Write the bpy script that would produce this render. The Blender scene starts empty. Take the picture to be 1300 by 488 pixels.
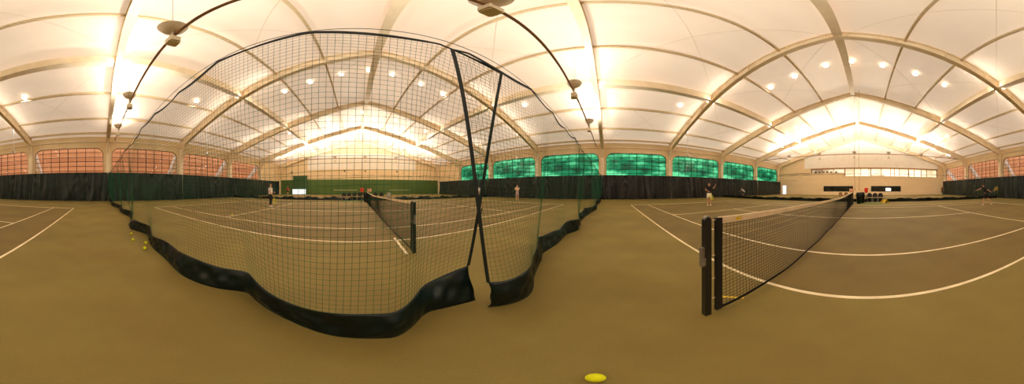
import bpy, bmesh, math, random
from mathutils import Vector, Matrix, noise
random.seed(7)
PI = math.pi
scene = bpy.context.scene
COL = scene.collection
H = 1.30                      # eye height
HX = 1.35                     # ridge position
WR, WL = 20.5, -17.8          # side walls
G1, G2 = 36.2, -34.0          # gable walls
COLS = [36.0 - 8.75 * k for k in range(9)]

# ------------------------------------------------------------------ materials
def lin(c):
    c = c / 255.0
    return c / 12.92 if c <= 0.04045 else ((c + 0.055) / 1.055) ** 2.4
def rgb(r, g, b): return (lin(r), lin(g), lin(b), 1)

def mat(name, col, rough=0.6, col2=None, scale=4.0, metal=0.0, bump=0.0, spec=0.3, detail=3, stretch=(1, 1, 1), lo=.35, hi=.65):
    m = bpy.data.materials.new(name); m.use_nodes = True
    nt = m.node_tree; b = nt.nodes['Principled BSDF']
    b.inputs['Base Color'].default_value = col
    b.inputs['Roughness'].default_value = rough
    b.inputs['Metallic'].default_value = metal
    b.inputs['Specular IOR Level'].default_value = spec
    if col2 is None: col2 = tuple(c * .88 for c in col[:3]) + (1,)
    tc = nt.nodes.new('ShaderNodeTexCoord'); mp = nt.nodes.new('ShaderNodeMapping')
    mp.inputs['Scale'].default_value = stretch
    n = nt.nodes.new('ShaderNodeTexNoise'); n.inputs['Scale'].default_value = scale; n.inputs['Detail'].default_value = detail
    r = nt.nodes.new('ShaderNodeValToRGB')
    r.color_ramp.elements[0].position = lo; r.color_ramp.elements[0].color = col
    r.color_ramp.elements[1].position = hi; r.color_ramp.elements[1].color = col2
    nt.links.new(tc.outputs['Object'], mp.inputs['Vector']); nt.links.new(mp.outputs[0], n.inputs['Vector'])
    nt.links.new(n.outputs['Fac'], r.inputs['Fac']); nt.links.new(r.outputs[0], b.inputs['Base Color'])
    if bump:
        bp = nt.nodes.new('ShaderNodeBump'); bp.inputs['Strength'].default_value = bump
        nt.links.new(n.outputs['Fac'], bp.inputs['Height']); nt.links.new(bp.outputs[0], b.inputs['Normal'])
    return m

def emit(name, col, s):
    m = bpy.data.materials.new(name); m.use_nodes = True
    nt = m.node_tree; nt.nodes.clear()
    e = nt.nodes.new('ShaderNodeEmission'); e.inputs[0].default_value = col; e.inputs[1].default_value = s
    o = nt.nodes.new('ShaderNodeOutputMaterial'); nt.links.new(e.outputs[0], o.inputs[0])
    return m

def brick_mat(name, c1, c2, mortar, bw, bh, ms, rough=.8, rot=None, offset=.5, c3=None):
    m = bpy.data.materials.new(name); m.use_nodes = True
    nt = m.node_tree; b = nt.nodes['Principled BSDF']; b.inputs['Roughness'].default_value = rough
    b.inputs['Specular IOR Level'].default_value = .2
    tc = nt.nodes.new('ShaderNodeTexCoord'); mp = nt.nodes.new('ShaderNodeMapping')
    mp.inputs['Rotation'].default_value = rot or (PI / 2, 0, 0)
    t = nt.nodes.new('ShaderNodeTexBrick'); t.offset = offset
    t.inputs['Color1'].default_value = c1; t.inputs['Color2'].default_value = c2; t.inputs['Mortar'].default_value = mortar
    t.inputs['Scale'].default_value = 1; t.inputs['Brick Width'].default_value = bw; t.inputs['Row Height'].default_value = bh
    t.inputs['Mortar Size'].default_value = ms
    nt.links.new(tc.outputs['Object'], mp.inputs[0]); nt.links.new(mp.outputs[0], t.inputs[0]); nt.links.new(t.outputs[0], b.inputs['Base Color'])
    return m

M = {}
M['roof'] = mat('roof_fabric', rgb(240, 220, 198), .55, rgb(226, 203, 177), .35, spec=.25, stretch=(1, .25, 1))
M['steel'] = mat('cream_steel', rgb(246, 228, 194), .5, rgb(238, 216, 180), 1.5)
M['wall'] = mat('cream_wall', rgb(238, 214, 172), .8, rgb(230, 204, 160), .6)
M['wallb'] = brick_mat('cream_block_wall', rgb(240, 216, 174), rgb(236, 210, 168), rgb(214, 186, 142), 2.4, .6, .012)
M['white'] = mat('white_wall', rgb(250, 245, 235), .7, rgb(244, 238, 226), 1)
M['whitepl'] = mat('white_plastic', rgb(245, 243, 238), .5)
M['green'] = brick_mat('green_panel', rgb(70, 92, 44), rgb(76, 96, 46), rgb(50, 66, 34), 1.3, 30, .02, .7, None, 0)
M['greenp'] = mat('dark_green_paint', rgb(52, 78, 42), .7)
M['drape'] = mat('black_green_vinyl', rgb(19, 23, 21), .4, rgb(7, 10, 10), 1.6, spec=.42, bump=.3)
M['drapeL'] = mat('green_black_vinyl', rgb(16, 33, 26), .4, rgb(5, 12, 10), 1.4, spec=.42, bump=.3)
M['hem'] = mat('black_green_hem', rgb(4, 22, 18), .34, rgb(1, 11, 9), 2.2, spec=.3, bump=.8)
M['net'] = mat('green_netting', rgb(24, 92, 60), .7, rgb(20, 74, 50), 3, spec=.1)
M['netb'] = mat('black_netting', rgb(30, 26, 22), .7, rgb(20, 18, 16), 3, spec=.1)
M['strap'] = mat('black_webbing', rgb(20, 28, 24), .6)
M['tape'] = mat('cream_headband', rgb(226, 204, 166), .7, rgb(210, 186, 146), 5)
M['black'] = mat('black_plastic', rgb(22, 22, 22), .45)
M['blackm'] = mat('black_metal', rgb(18, 22, 20), .35, spec=.5)
M['grey'] = mat('grey_metal', rgb(150, 145, 135), .35, metal=.7)
M['wire'] = mat('dark_wire', rgb(70, 48, 34), .6)
M['rod'] = mat('tan_rod', rgb(205, 175, 135), .5)
M['purlin'] = mat('olive_steel', rgb(214, 190, 148), .5)
M['pipe'] = mat('tan_pipe', rgb(150, 112, 72), .5)
M['line'] = mat('line_paint', rgb(236, 222, 184), .7, rgb(216, 198, 156), 3)
M['ball'] = mat('ball_felt', rgb(226, 226, 20), .9, rgb(208, 214, 22), 60, bump=.4)
M['seam'] = mat('ball_seam', rgb(240, 240, 200), .8)
M['bowl'] = mat('bowl_metal', rgb(238, 226, 206), .35, rgb(226, 212, 190), 3)
M['box'] = mat('ballast_grey', rgb(232, 220, 192), .5)
M['red'] = mat('red_plastic', rgb(225, 48, 28), .45)
M['yellow'] = mat('yellow_plastic', rgb(226, 190, 50), .5)
M['lime'] = mat('lime_mat', rgb(90, 130, 50), .7)
M['peach'] = mat('peach_cloth', rgb(210, 150, 110), .8)
M['muntin'] = mat('dark_muntin', rgb(40, 34, 30), .6)
M['greenfr'] = mat('green_muntin', rgb(10, 22, 18), .6)
M['brick'] = brick_mat('red_brick', rgb(172, 112, 72), rgb(154, 94, 58), rgb(196, 144, 106), .9, .42, .03, .85, (PI / 2, 0, PI / 2))
M['strut'] = mat('white_strut', rgb(250, 248, 240), .6)
M['darkglass'] = mat('dark_glass', rgb(24, 20, 18), .15, rgb(46, 36, 26), .8, spec=.6)
M['bulb'] = emit('lamp_glow', (1, .93, .78, 1), 14)
M['glow'] = emit('white_glow', (1, .98, .94, 1), 1.1)  # own emission standing in for strongly lit white surfaces
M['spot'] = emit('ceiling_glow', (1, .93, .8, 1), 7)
M['brown'] = mat('brown_wood', rgb(150, 105, 60), .5)
M['tan'] = mat('tan_room', rgb(230, 200, 150), .8)

def fabric():
    m = M['roof']; nt = m.node_tree; b = nt.nodes['Principled BSDF']; o = nt.nodes['Material Output']
    t = nt.nodes.new('ShaderNodeBsdfTranslucent'); t.inputs[0].default_value = (.95, .74, .55, 1)
    mx = nt.nodes.new('ShaderNodeMixShader'); mx.inputs[0].default_value = .17  # translucency added so the sky outside fills the ceiling evenly
    nt.links.new(b.outputs[0], mx.inputs[1]); nt.links.new(t.outputs[0], mx.inputs[2]); nt.links.new(mx.outputs[0], o.inputs[0])
fabric()
def floor_mat():
    m = mat('court_floor', rgb(127, 112, 56), .75, rgb(117, 101, 50), .8, spec=.25, detail=6)
    nt = m.node_tree; b = nt.nodes['Principled BSDF']
    tc = nt.nodes.new('ShaderNodeTexCoord'); sep = nt.nodes.new('ShaderNodeSeparateXYZ'); nt.links.new(tc.outputs['Object'], sep.inputs[0])
    def mth(op, a, bb):
        n = nt.nodes.new('ShaderNodeMath'); n.operation = op
        for i, v in enumerate((a, bb)):
            if isinstance(v, (int, float)): n.inputs[i].default_value = v
            else: nt.links.new(v, n.inputs[i])
        return n.outputs[0]
    inx = mth('LESS_THAN', mth('ABSOLUTE', mth('SUBTRACT', sep.outputs[0], 1.12), 0), 11.9)
    tot = None
    for cy in (-7.13 - 16.9, -7.13, 9.33, 9.33 + 17.3):
        iny = mth('LESS_THAN', mth('ABSOLUTE', mth('SUBTRACT', sep.outputs[1], cy), 0), 5.49)
        tot = iny if tot is None else mth('ADD', tot, iny)
    f = mth('MULTIPLY', inx, tot)
    # second, broader blotches + inner court tint
    n2 = nt.nodes.new('ShaderNodeTexNoise'); n2.inputs['Scale'].default_value = .35; n2.inputs['Detail'].default_value = 8; n2.inputs['Roughness'].default_value = .65
    nt.links.new(tc.outputs['Object'], n2.inputs['Vector'])
    r2 = nt.nodes.new('ShaderNodeValToRGB'); r2.color_ramp.elements[0].position = .3; r2.color_ramp.elements[1].position = .7
    r2.color_ramp.elements[0].color = (.84, .84, .86, 1); r2.color_ramp.elements[1].color = (1.08, 1.06, 1.0, 1)
    nt.links.new(n2.outputs['Fac'], r2.inputs['Fac'])
    n3 = nt.nodes.new('ShaderNodeTexNoise'); n3.inputs['Scale'].default_value = 90; n3.inputs['Detail'].default_value = 2
    nt.links.new(tc.outputs['Object'], n3.inputs['Vector'])
    r3 = nt.nodes.new('ShaderNodeValToRGB'); r3.color_ramp.elements[0].color = (.85, .85, .85, 1); r3.color_ramp.elements[1].color = (1.1, 1.1, 1.1, 1)
    nt.links.new(n3.outputs['Fac'], r3.inputs['Fac'])
    base = b.inputs['Base Color'].links[0].from_socket
    def mul(a, bb, fac=1.0):
        x = nt.nodes.new('ShaderNodeMix'); x.data_type = 'RGBA'; x.blend_type = 'MULTIPLY'
        if isinstance(fac, float): x.inputs[0].default_value = fac
        else: nt.links.new(fac, x.inputs[0])
        nt.links.new(a, x.inputs[6])
        if isinstance(bb, tuple): x.inputs[7].default_value = bb
        else: nt.links.new(bb, x.inputs[7])
        return x.outputs[2]
    c = mul(base, r2.outputs[0]); c = mul(c, r3.outputs[0]); c = mul(c, (.84, .78, .86, 1), f)
    nt.links.new(c, b.inputs['Base Color'])
    bp = nt.nodes.new('ShaderNodeBump'); bp.inputs['Strength'].default_value = .08; bp.inputs['Distance'].default_value = .01
    nt.links.new(n3.outputs['Fac'], bp.inputs['Height']); nt.links.new(bp.outputs[0], b.inputs['Normal'])
    return m
M['floor'] = floor_mat()

def green_pane():
    m = bpy.data.materials.new('green_translucent_pane'); m.use_nodes = True
    nt = m.node_tree; nt.nodes.clear()
    tc = nt.nodes.new('ShaderNodeTexCoord'); mp = nt.nodes.new('ShaderNodeMapping'); mp.inputs['Scale'].default_value = (1, .35, 1.1)
    n = nt.nodes.new('ShaderNodeTexNoise'); n.inputs['Scale'].default_value = 1.1; n.inputs['Detail'].default_value = 5
    r = nt.nodes.new('ShaderNodeValToRGB')
    e = r.color_ramp.elements
    e[0].position = .36; e[0].color = rgb(5, 54, 34)
    e[1].position = .66; e[1].color = rgb(84, 176, 122)
    x = e.new(.5); x.color = rgb(14, 100, 62)
    t = nt.nodes.new('ShaderNodeBsdfTranslucent'); g = nt.nodes.new('ShaderNodeBsdfGlossy'); g.inputs['Roughness'].default_value = .15
    mx = nt.nodes.new('ShaderNodeMixShader'); mx.inputs[0].default_value = .04
    o = nt.nodes.new('ShaderNodeOutputMaterial')
    L = nt.links.new
    L(tc.outputs['Object'], mp.inputs[0]); L(mp.outputs[0], n.inputs['Vector']); L(n.outputs['Fac'], r.inputs[0]); L(r.outputs[0], t.inputs[0])
    L(t.outputs[0], mx.inputs[1]); L(g.outputs[0], mx.inputs[2]); L(mx.outputs[0], o.inputs[0])
    return m
M['gpane'] = green_pane()
def clear_pane():
    m = bpy.data.materials.new('clear_glass'); m.use_nodes = True
    nt = m.node_tree; nt.nodes.clear()
    t = nt.nodes.new('ShaderNodeBsdfTransparent'); t.inputs[0].default_value = (.95, .93, .9, 1)
    g = nt.nodes.new('ShaderNodeBsdfGlossy'); g.inputs['Roughness'].default_value = .05
    mx = nt.nodes.new('ShaderNodeMixShader'); mx.inputs[0].default_value = .05
    o = nt.nodes.new('ShaderNodeOutputMaterial'); L = nt.links.new
    L(t.outputs[0], mx.inputs[1]); L(g.outputs[0], mx.inputs[2]); L(mx.outputs[0], o.inputs[0])
    return m
M['glass'] = clear_pane()

# ------------------------------------------------------------------ mesh helpers
class MB:
    def __init__(s): s.v = []; s.f = []
    def add(s, vs, fs):
        o = len(s.v); s.v += [tuple(v) for v in vs]; s.f += [tuple(i + o for i in f) for f in fs]
    def box(s, x0, x1, y0, y1, z0, z1):
        s.add([(x, y, z) for x in (x0, x1) for y in (y0, y1) for z in (z0, z1)],
              [(0, 1, 3, 2), (4, 6, 7, 5), (0, 4, 5, 1), (2, 3, 7, 6), (0, 2, 6, 4), (1, 5, 7, 3)])
    def beam(s, a, b, w, h, up=Vector((0, 0, 1))):
        a = Vector(a); b = Vector(b); d = (b - a).normalized()
        if abs(d.dot(up)) > .98: up = Vector((0, 1, 0))
        r = d.cross(up).normalized() * w / 2; u = r.cross(d).normalized() * h / 2
        s.add([a - r - u, a + r - u, a + r + u, a - r + u, b - r - u, b + r - u, b + r + u, b - r + u],
              [(3, 2, 1, 0), (4, 5, 6, 7), (0, 1, 5, 4), (1, 2, 6, 5), (2, 3, 7, 6), (3, 0, 4, 7)])
    def tube(s, pts, r, n=8, cap=True):
        pts = [Vector(p) for p in pts]; rs = r if isinstance(r, (list, tuple)) else [r] * len(pts)
        o = len(s.v); prev = None
        for i, p in enumerate(pts):
            t = (pts[min(i + 1, len(pts) - 1)] - pts[max(i - 1, 0)])
            t = t.normalized() if t.length > 1e-9 else Vector((0, 0, 1))
            if prev is None:
                a = Vector((0, 0, 1)) if abs(t.z) < .9 else Vector((1, 0, 0))
                prev = (a - t * a.dot(t)).normalized()
            else:
                q = prev - t * prev.dot(t)
                prev = q.normalized() if q.length > 1e-6 else prev
            c = t.cross(prev)
            for k in range(n):
                an = 2 * PI * k / n
                s.v.append(tuple(p + (prev * math.cos(an) + c * math.sin(an)) * rs[i]))
        for i in range(len(pts) - 1):
            for k in range(n):
                k2 = (k + 1) % n
                s.f.append((o + i * n + k, o + i * n + k2, o + (i + 1) * n + k2, o + (i + 1) * n + k))
        if cap:
            s.f.append(tuple(o + k for k in reversed(range(n)))); s.f.append(tuple(o + (len(pts) - 1) * n + k for k in range(n)))
    def lathe(s, prof, n=24, c=(0, 0, 0)):
        o = len(s.v)
        for r, z in prof:
            for k in range(n):
                a = 2 * PI * k / n; s.v.append((c[0] + r * math.cos(a), c[1] + r * math.sin(a), c[2] + z))
        for i in range(len(prof) - 1):
            for k in range(n):
                k2 = (k + 1) % n
                s.f.append((o + i * n + k, o + i * n + k2, o + (i + 1) * n + k2, o + (i + 1) * n + k))
    def poly_prism(s, pts, d):           # planar polygon pts, extruded by vector d
        n = len(pts); d = Vector(d)
        s.add([Vector(p) for p in pts] + [Vector(p) + d for p in pts],
              [tuple(range(n)), tuple(reversed(range(n, 2 * n)))] + [(i, (i + 1) % n, n + (i + 1) % n, n + i)[::-1] for i in range(n)])
    def build(s, name, m, parent=None, smooth=False, solid=0, fix=True):
        me = bpy.data.meshes.new(name); me.from_pydata(s.v, [], s.f); me.update()
        if fix and len(s.f) < 60000:
            bm = bmesh.new(); bm.from_mesh(me); bmesh.ops.recalc_face_normals(bm, faces=bm.faces); bm.to_mesh(me); bm.free()
        me.materials.append(m)
        if smooth:
            me.polygons.foreach_set('use_smooth', [True] * len(me.polygons))
        o = bpy.data.objects.new(name, me); COL.objects.link(o)
        if parent: o.parent = parent
        if solid:
            md = o.modifiers.new('s', 'SOLIDIFY'); md.thickness = solid; md.offset = 0
        return o

def tag(o, label=None, cat=None, group=None, kind=None):
    if label: o['label'] = label
    if cat: o['category'] = cat
    if group: o['group'] = group
    if kind: o['kind'] = kind
    return o
def empty(name, loc, label=None, cat=None, group=None, rz=0):
    o = bpy.data.objects.new(name, None); COL.objects.link(o); o.location = loc; o.rotation_euler = (0, 0, rz)
    o.empty_display_size = .1
    return tag(o, label, cat, group)
def copy_tree(o, parent=None):
    c = o.copy(); COL.objects.link(c)
    if parent: c.parent = parent
    for ch in list(o.children): copy_tree(ch, c)
    return c
def struct(o, label=None, cat=None):
    o['kind'] = 'structure'
    if label: o['label'] = label
    if cat: o['category'] = cat
    return o
def holed_panel(name, outer, holes, axis, pos, th, m, parent=None):
    """2D polygon with holes, in the plane axis=pos; (a,b)=(other horizontal, z)"""
    bm = bmesh.new(); edges = []
    def P(a, b): return (pos, a, b) if axis == 'X' else (a, pos, b)
    for loop in [outer] + holes:
        vs = [bm.verts.new(P(*p)) for p in loop]
        for i in range(len(vs)): edges.append(bm.edges.new((vs[i], vs[(i + 1) % len(vs)])))
    bmesh.ops.triangle_fill(bm, edges=edges, use_beauty=True)
    r = bmesh.ops.extrude_face_region(bm, geom=list(bm.faces))
    d = Vector((th, 0, 0)) if axis == 'X' else Vector((0, th, 0))
    bmesh.ops.translate(bm, vec=d, verts=[g for g in r['geom'] if isinstance(g, bmesh.types.BMVert)])
    bmesh.ops.recalc_face_normals(bm, faces=bm.faces)
    me = bpy.data.meshes.new(name); bm.to_mesh(me); bm.free(); me.materials.append(m)
    o = bpy.data.objects.new(name, me); COL.objects.link(o)
    if parent: o.parent = parent
    return o

def px(x, y, z=0.0):
    """a direction in the panorama, cut with the level z"""
    az = (x - 450) / 206.9; el = (240 - y) / 206.9
    d = (z - H) / math.tan(el)
    return (d * math.sin(az), d * math.cos(az))

# ------------------------------------------------------------------ camera
cd = bpy.data.cameras.new('camera'); cam = bpy.data.objects.new('camera', cd); COL.objects.link(cam)
cam.location = (0, 0, H); cam.rotation_euler = (PI / 2, 0, -200 / 206.9014)
cd.type = 'PANO'
tgt = cd if hasattr(cd, 'panorama_type') else cd.cycles
tgt.panorama_type = 'EQUIRECTANGULAR'
tgt.longitude_min = -PI; tgt.longitude_max = PI
tgt.latitude_max = 240 / 206.9014; tgt.latitude_min = -248 / 206.9014
cd.clip_start = .02; cd.clip_end = 500
scene.camera = cam

# ------------------------------------------------------------------ floor
b = MB(); b.box(WL - .3, WR + .3, G2 - .3, G1 + .3, -.2, 0); struct(b.build('floor', M['floor']))
b = MB(); b.box(-30, -18.1, -45, 45, -.25, -.05); struct(b.build('outside_ground', M['tan']))

# ------------------------------------------------------------------ roof and frames
ZE, ZR = 7.2, 12.4
def roof_z(x):
    return ZR - (ZR - ZE) * ((x - HX) / (WR - HX) if x > HX else (HX - x) / (HX - WL))
b = MB(); pts = [(WL - .6, ZE), (WL, ZE), (HX, ZR), (WR, ZE), (WR + .6, ZE)]
ys = [G2 - .4] + COLS[::-1][1:-1] + [G1 + .4]
ny = 7; rows_ = []
for x, z in [(WL - .6, ZE)] + [(WL + (HX - WL) * i / 10, roof_z(WL + (HX - WL) * i / 10)) for i in range(11)] + [(HX + (WR - HX) * i / 10, roof_z(HX + (WR - HX) * i / 10)) for i in range(1, 11)] + [(WR + .6, ZE)]:
    rows_.append([(x, ys[k] + (ys[k + 1] - ys[k]) * j / ny, z + .22 * math.sin(PI * j / ny) * min(1, (WR - x) / 2 if x > HX else (x - WL) / 2, 1) if WL < x < WR else z) for k in range(8) for j in range(ny)] + [(x, ys[-1], z)])
m_ = len(rows_[0]); b.add([p for r_ in rows_ for p in r_], [(i * m_ + j, i * m_ + j + 1, (i + 1) * m_ + j + 1, (i + 1) * m_ + j) for i in range(len(rows_) - 1) for j in range(m_ - 1)])
struct(b.build('ceiling', M['roof'], smooth=False))

def rafter_bottom(x):
    t = (x - HX) / (WR - .3 - HX) if x > HX else (HX - x) / (HX - WL - .3)
    return 11.85 + (6.36 - 11.85) * t
for k, Y in enumerate(COLS):
    y = Y - .25 if k == 0 else (Y + .25 if k == 8 else Y)
    b = MB()
    for sx, xe in ((1, WR - .25), (-1, WL + .25)):
        # web
        poly = [(HX, 11.85), (xe, rafter_bottom(xe)), (xe, roof_z(xe)), (HX, ZR)]
        b.poly_prism([(x, y - .07, z) for x, z in poly], (0, .14, 0))
        for off in (0, 1):
            f = (lambda x: rafter_bottom(x)) if off == 0 else (lambda x: roof_z(x) - .03)
            b.beam((HX, y, f(HX)), (xe, y, f(xe)), .34, .06, Vector((0, 1, 0)).cross(Vector((1, 0, 0))))
        for q in range(1, 7):      # stiffener plates
            x = HX + (xe - HX) * q / 7
            b.box(x - .02, x + .02, y - .16, y + .16, rafter_bottom(x), roof_z(x) - .02)
    struct(b.build('trim_%d' % (k + 1), M['steel']), 'cream steel roof rafter frame spanning the hall')
    # columns, standing proud of the walls
    for sx, xw, nm in ((1, WR, 'right'), (-1, WL, 'left')):
        b = MB()
        xi = xw - sx * .35
        b.box(min(xi, xi + sx * .3), max(xi, xi + sx * .3), y - .2, y + .2, 0, 6.4)
        b.poly_prism([(xi, y - .07, 5.2), (xi - sx * .9, y - .07, rafter_bottom(xi - sx * .9)), (xi, y - .07, 6.36)], (0, .14, 0))
        struct(b.build('trim_%d' % (20 + k + (10 if sx > 0 else 0)), M['steel']), 'cream steel column against the %s wall' % nm)
# purlins
n = 40
for d, w, h in ((0, .34, .5), (3.2, .12, .2), (6.4, .12, .2), (9.5, .34, .62), (12.7, .12, .2), (15.9, .12, .2), (18.3, .14, .2)):
    for s in ((1, -1) if d else (1,)):
        x = HX + s * d
        if x > WR - .4: x = WR - .4
        if x < WL + .4: x = WL + .3
        z = roof_z(x)
        b = MB(); b.box(x - w / 2, x + w / 2, G2, G1, z - h, z - (.0 if d else .05))
        if w > .3: b.box(x - w / 2 - .06, x + w / 2 + .06, G2, G1, z - h - .04, z - h)
        struct(b.build('trim_%d' % n, M['steel'] if w > .3 else M['purlin']), 'cream steel purlin running the length of the roof'); n += 1
# thin diagonal bracing rods, every bay
for k in range(8):
    y0, y1 = COLS[k], COLS[k + 1]
    b = MB()
    for s in (1, -1):
        xe = WR - .5 if s > 0 else WL + .5
        xs = [HX + s * .3, HX + s * 9.3, xe]
        for a, c in ((xs[0], xs[1]), (xs[1], xs[2])):
            b.tube([(a, y0, roof_z(a) - .35), (c, y1, roof_z(c) - .35)], .008, 5)
            b.tube([(a, y1, roof_z(a) - .35), (c, y0, roof_z(c) - .35)], .008, 5)
    struct(b.build('trim_%d' % n, M['rod']), 'thin crossed bracing rods under the roof'); n += 1

# ------------------------------------------------------------------ side walls with big arched windows
def rrect(a0, a1, z0, z1, r, seg=6, bottom=False):
    pts = [(a0, z0), (a1, z0)]
    for i in range(seg + 1):
        t = i / seg * PI / 2; pts.append((a1 - r + r * math.cos(t), z1 - r + r * math.sin(t)))
    for i in range(seg + 1):
        t = PI / 2 + i / seg * PI / 2; pts.append((a0 + r + r * math.cos(t), z1 - r + r * math.sin(t)))
    return pts
wn = 1
WZ0, WZ1 = 2.75, 5.88
def side_wall(xw, th, nm, bays):
    global wn
    holes = []
    for k in bays:
        a0, a1 = COLS[k + 1] + .45, COLS[k] - .45
        holes.append(rrect(a0, a1, WZ0, WZ1, .85))
    w = holed_panel('wall_' + nm, [(G2, 0), (G1, 0), (G1, ZE + .1), (G2, ZE + .1)], holes, 'X', xw, th, M['wall'])
    struct(w)
    for hl, k in zip(holes, bays):
        a0, a1 = COLS[k + 1] + .45, COLS[k] - .45
        root = struct(empty('window_%d' % wn, (xw + th / 2, (a0 + a1) / 2, WZ0)),
                      'large rounded window high on the %s wall' % nm); wn += 1
        inv = Vector((xw + th / 2, (a0 + a1) / 2, WZ0))
        fr = MB()
        loop = [(xw + th * .25 - inv.x, a - inv.y, z - inv.z) for a, z in hl]
        fr.tube(loop + [loop[0], loop[1]], .05, 6, False)
        nb = 8
        for i in range(1, nb):
            a = a0 + (a1 - a0) * i / nb
            ins = 0
            zt = WZ1 - (.35 if i in () else .0)
            fr.box(th * -.2 - .02, th * -.2 + .02, a - inv.y - (.035 if i == 4 else .026), a - inv.y + (.035 if i == 4 else .026), 0, zt - inv.z)
        for j in range(1, 6):
            z = WZ0 + (WZ1 - WZ0) * j / 6
            e = .03 if j < 5 else .28
            fr.box(th * -.2 - .02, th * -.2 + .02, a0 + e - inv.y, a1 - e - inv.y, z - inv.z - .024, z - inv.z + .024)
        fr.build('window_frame', M['greenfr'] if nm == 'right' else M['muntin'], root)
        pn = MB(); pp = [(0.05 * (1 if th > 0 else -1), a - inv.y, z - inv.z) for a, z in hl]
        pn.add(pp, [tuple(range(len(pp)))])
        pn.build('pane', M['gpane'] if nm == 'right' else M['glass'], root, fix=False)
side_wall(WR, .3, 'right', range(1, 8))
side_wall(WL, -.3, 'left', range(1, 8))
# moulded band above the windows
for xw, s, nm in ((WR, 1, 1), (WL, -1, 2)):
    b = MB(); b.box(min(xw, xw - s * .1), max(xw, xw - s * .1), G2, G1, 6.55, 6.68); struct(b.build('trim_%d' % (80 + nm), M['steel']))
# outside, left: brick building, white raking struts
b = MB(); b.box(-23.2, -22.6, -46, 46, 0, 9.0); struct(b.build('wall_brick_outside', M['brick']), 'red brick wall outside the left windows')
for k in range(0, 9):
    b = MB(); b.beam((WL - .32, COLS[k], 6.1), (-21.8, COLS[k], 2.2), .6, .55); b.box(-22.05, -21.55, COLS[k] - .25, COLS[k] + .25, 0, 2.5)
    struct(b.build('trim_%d' % (90 + k), M['strut']), 'white raking strut outside the left windows')

# ------------------------------------------------------------------ gable walls
def gable_pts(y): return [(WL - .2, 0), (WR + .2, 0), (WR + .2, ZE), (HX, ZR + .1), (WL - .2, ZE)]
b = MB(); b.poly_prism([(x, G1, z) for x, z in gable_pts(0)], (0, .3, 0)); struct(b.build('wall_back', M['wall']))
b = MB(); b.box(-10.7, 14.2, G1 - .06, G1 + .02, 5.65, 9.2); struct(b.build('wall_back_glow_panel', M['white']), 'whitened area high on the back gable wall, painted uplight glow')  # lighter colour stands in for the uplit zone of the gable
b = MB(); b.box(WL + .35, WR - .02, G1 - .1, G1 + .02, 0, 3.4); struct(b.build('wall_back_green_panelling', M['green']), 'green practice wall at the far end')
b = MB(); b.box(-14.1, -10.75, G1 - .5, G1 - .1, 0, 4.35); struct(b.build('wall_back_green_box', M['greenp']), 'taller dark green boxing in the green wall')
for i, (x0, x1) in enumerate(((-4.6, .6), (7.9, 13.2))):
    b = MB(); b.box(x0, x1, G1 - .125, G1 - .101, .99, 1.05); struct(b.build('trim_%d' % (110 + i), M['line']), 'painted net-height line on the green practice wall')
# front gable with gallery opening and two low dark windows
holes = [[(-15.8, 3.95), (4.6, 3.95), (4.6, 4.75), (12.0, 4.75), (12.0, 5.6), (-15.8, 5.6)],
         [(2.8, .72), (9.2, .72), (9.2, 1.9), (2.8, 1.9)], [(-7.3, .72), (-.95, .72), (-.95, 1.9), (-7.3, 1.9)],
         [(18.15, .02), (19.3, .02), (19.3, 2.15), (18.15, 2.15)]]
g = holed_panel('wall_front', gable_pts(0), holes, 'Y', G2, -.3, M['wallb']); struct(g)
b = MB(); b.poly_prism([(x, G2 + .0, z) for x, z in ((-15.9, 5.8), (13.6, 5.8), (13.6, 8.9), (HX, ZR - .2), (-15.9, 7.5))], (0, .05, 0)); struct(b.build('wall_front_glow_panel', M['white']), 'whitened upper part of the block gable wall, painted uplight glow')  # whiter colour stands in for uplight glow on the cream blocks
# gallery room behind
b = MB()
b.box(-16.2, 12.4, G2 - 4.2, G2 - 4.0, 3.2, 6.4); b.box(-16.2, 12.4, G2 - 4, G2 - .3, 3.3, 3.5); b.box(-16.2, 12.4, G2 - 4, G2 - .3, 6.0, 6.2)
b.box(-16.4, -16.2, G2 - 4.2, G2 - .3, 3.2, 6.4); b.box(12.4, 12.6, G2 - 4.2, G2 - .3, 3.2, 6.4)
struct(b.build('wall_gallery', M['white']), 'white gallery room behind the long upper window')
root = struct(empty('window_%d' % wn, (-5.6, G2 - .15, 3.95)), 'long gallery window high in the block wall'); wn += 1
b = MB()
for x in (-15.75, -13.2, -11.9, -10.3, -9.0, -7.0, -5.9, -5.1, -3.1, -.9, -.5, 1.2, 2.6, 4.55, 7, 9.5, 11.95):
    z0 = 4.75 if x > 4.6 else 3.95
    w = .11 if x in (-9.0, -.9, -15.75, 11.95, 4.55) else .06
    b.box(x + 5.6 - w, x + 5.6 + w, -.08, .08, z0 - 3.95, 1.6)
b.build('window_frame', M['brown'], root)
b = MB(); b.box(-10.2, 17.6, -.2, .35, 1.6, 1.78); b.build('lintel', M['brown'], root)
b = MB(); b.box(-10.2, 10.2, -.1, .22, -.08, 0); b.box(10.2, 17.6, -.1, .22, .72, .8); b.build('sill', M['wallb'], root)
for i, (x0, x1) in enumerate(((2.8, 9.2), (-7.3, -.95))):
    root = struct(empty('window_%d' % wn, ((x0 + x1) / 2, G2 - .2, .72)), 'low dark office window in the block wall'); wn += 1
    hw = (x1 - x0) / 2
    b = MB(); b.box(-hw, hw, -.05, 0, 0, 1.18); b.build('pane', M['darkglass'], root)
    b = MB()
    for x in (-hw + .04, -hw * .82, -hw * .6, hw * .2, hw - .04): b.box(x - .04, x + .04, 0, .05, 0, 1.18)
    for z in (.04, 1.14): b.box(-hw, hw, 0, .06, z - .04, z + .04)
    b.build('window_frame', M['black'], root)
b = MB(); b.box(-.5, .5, 0, .04, 0, .5)
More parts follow.
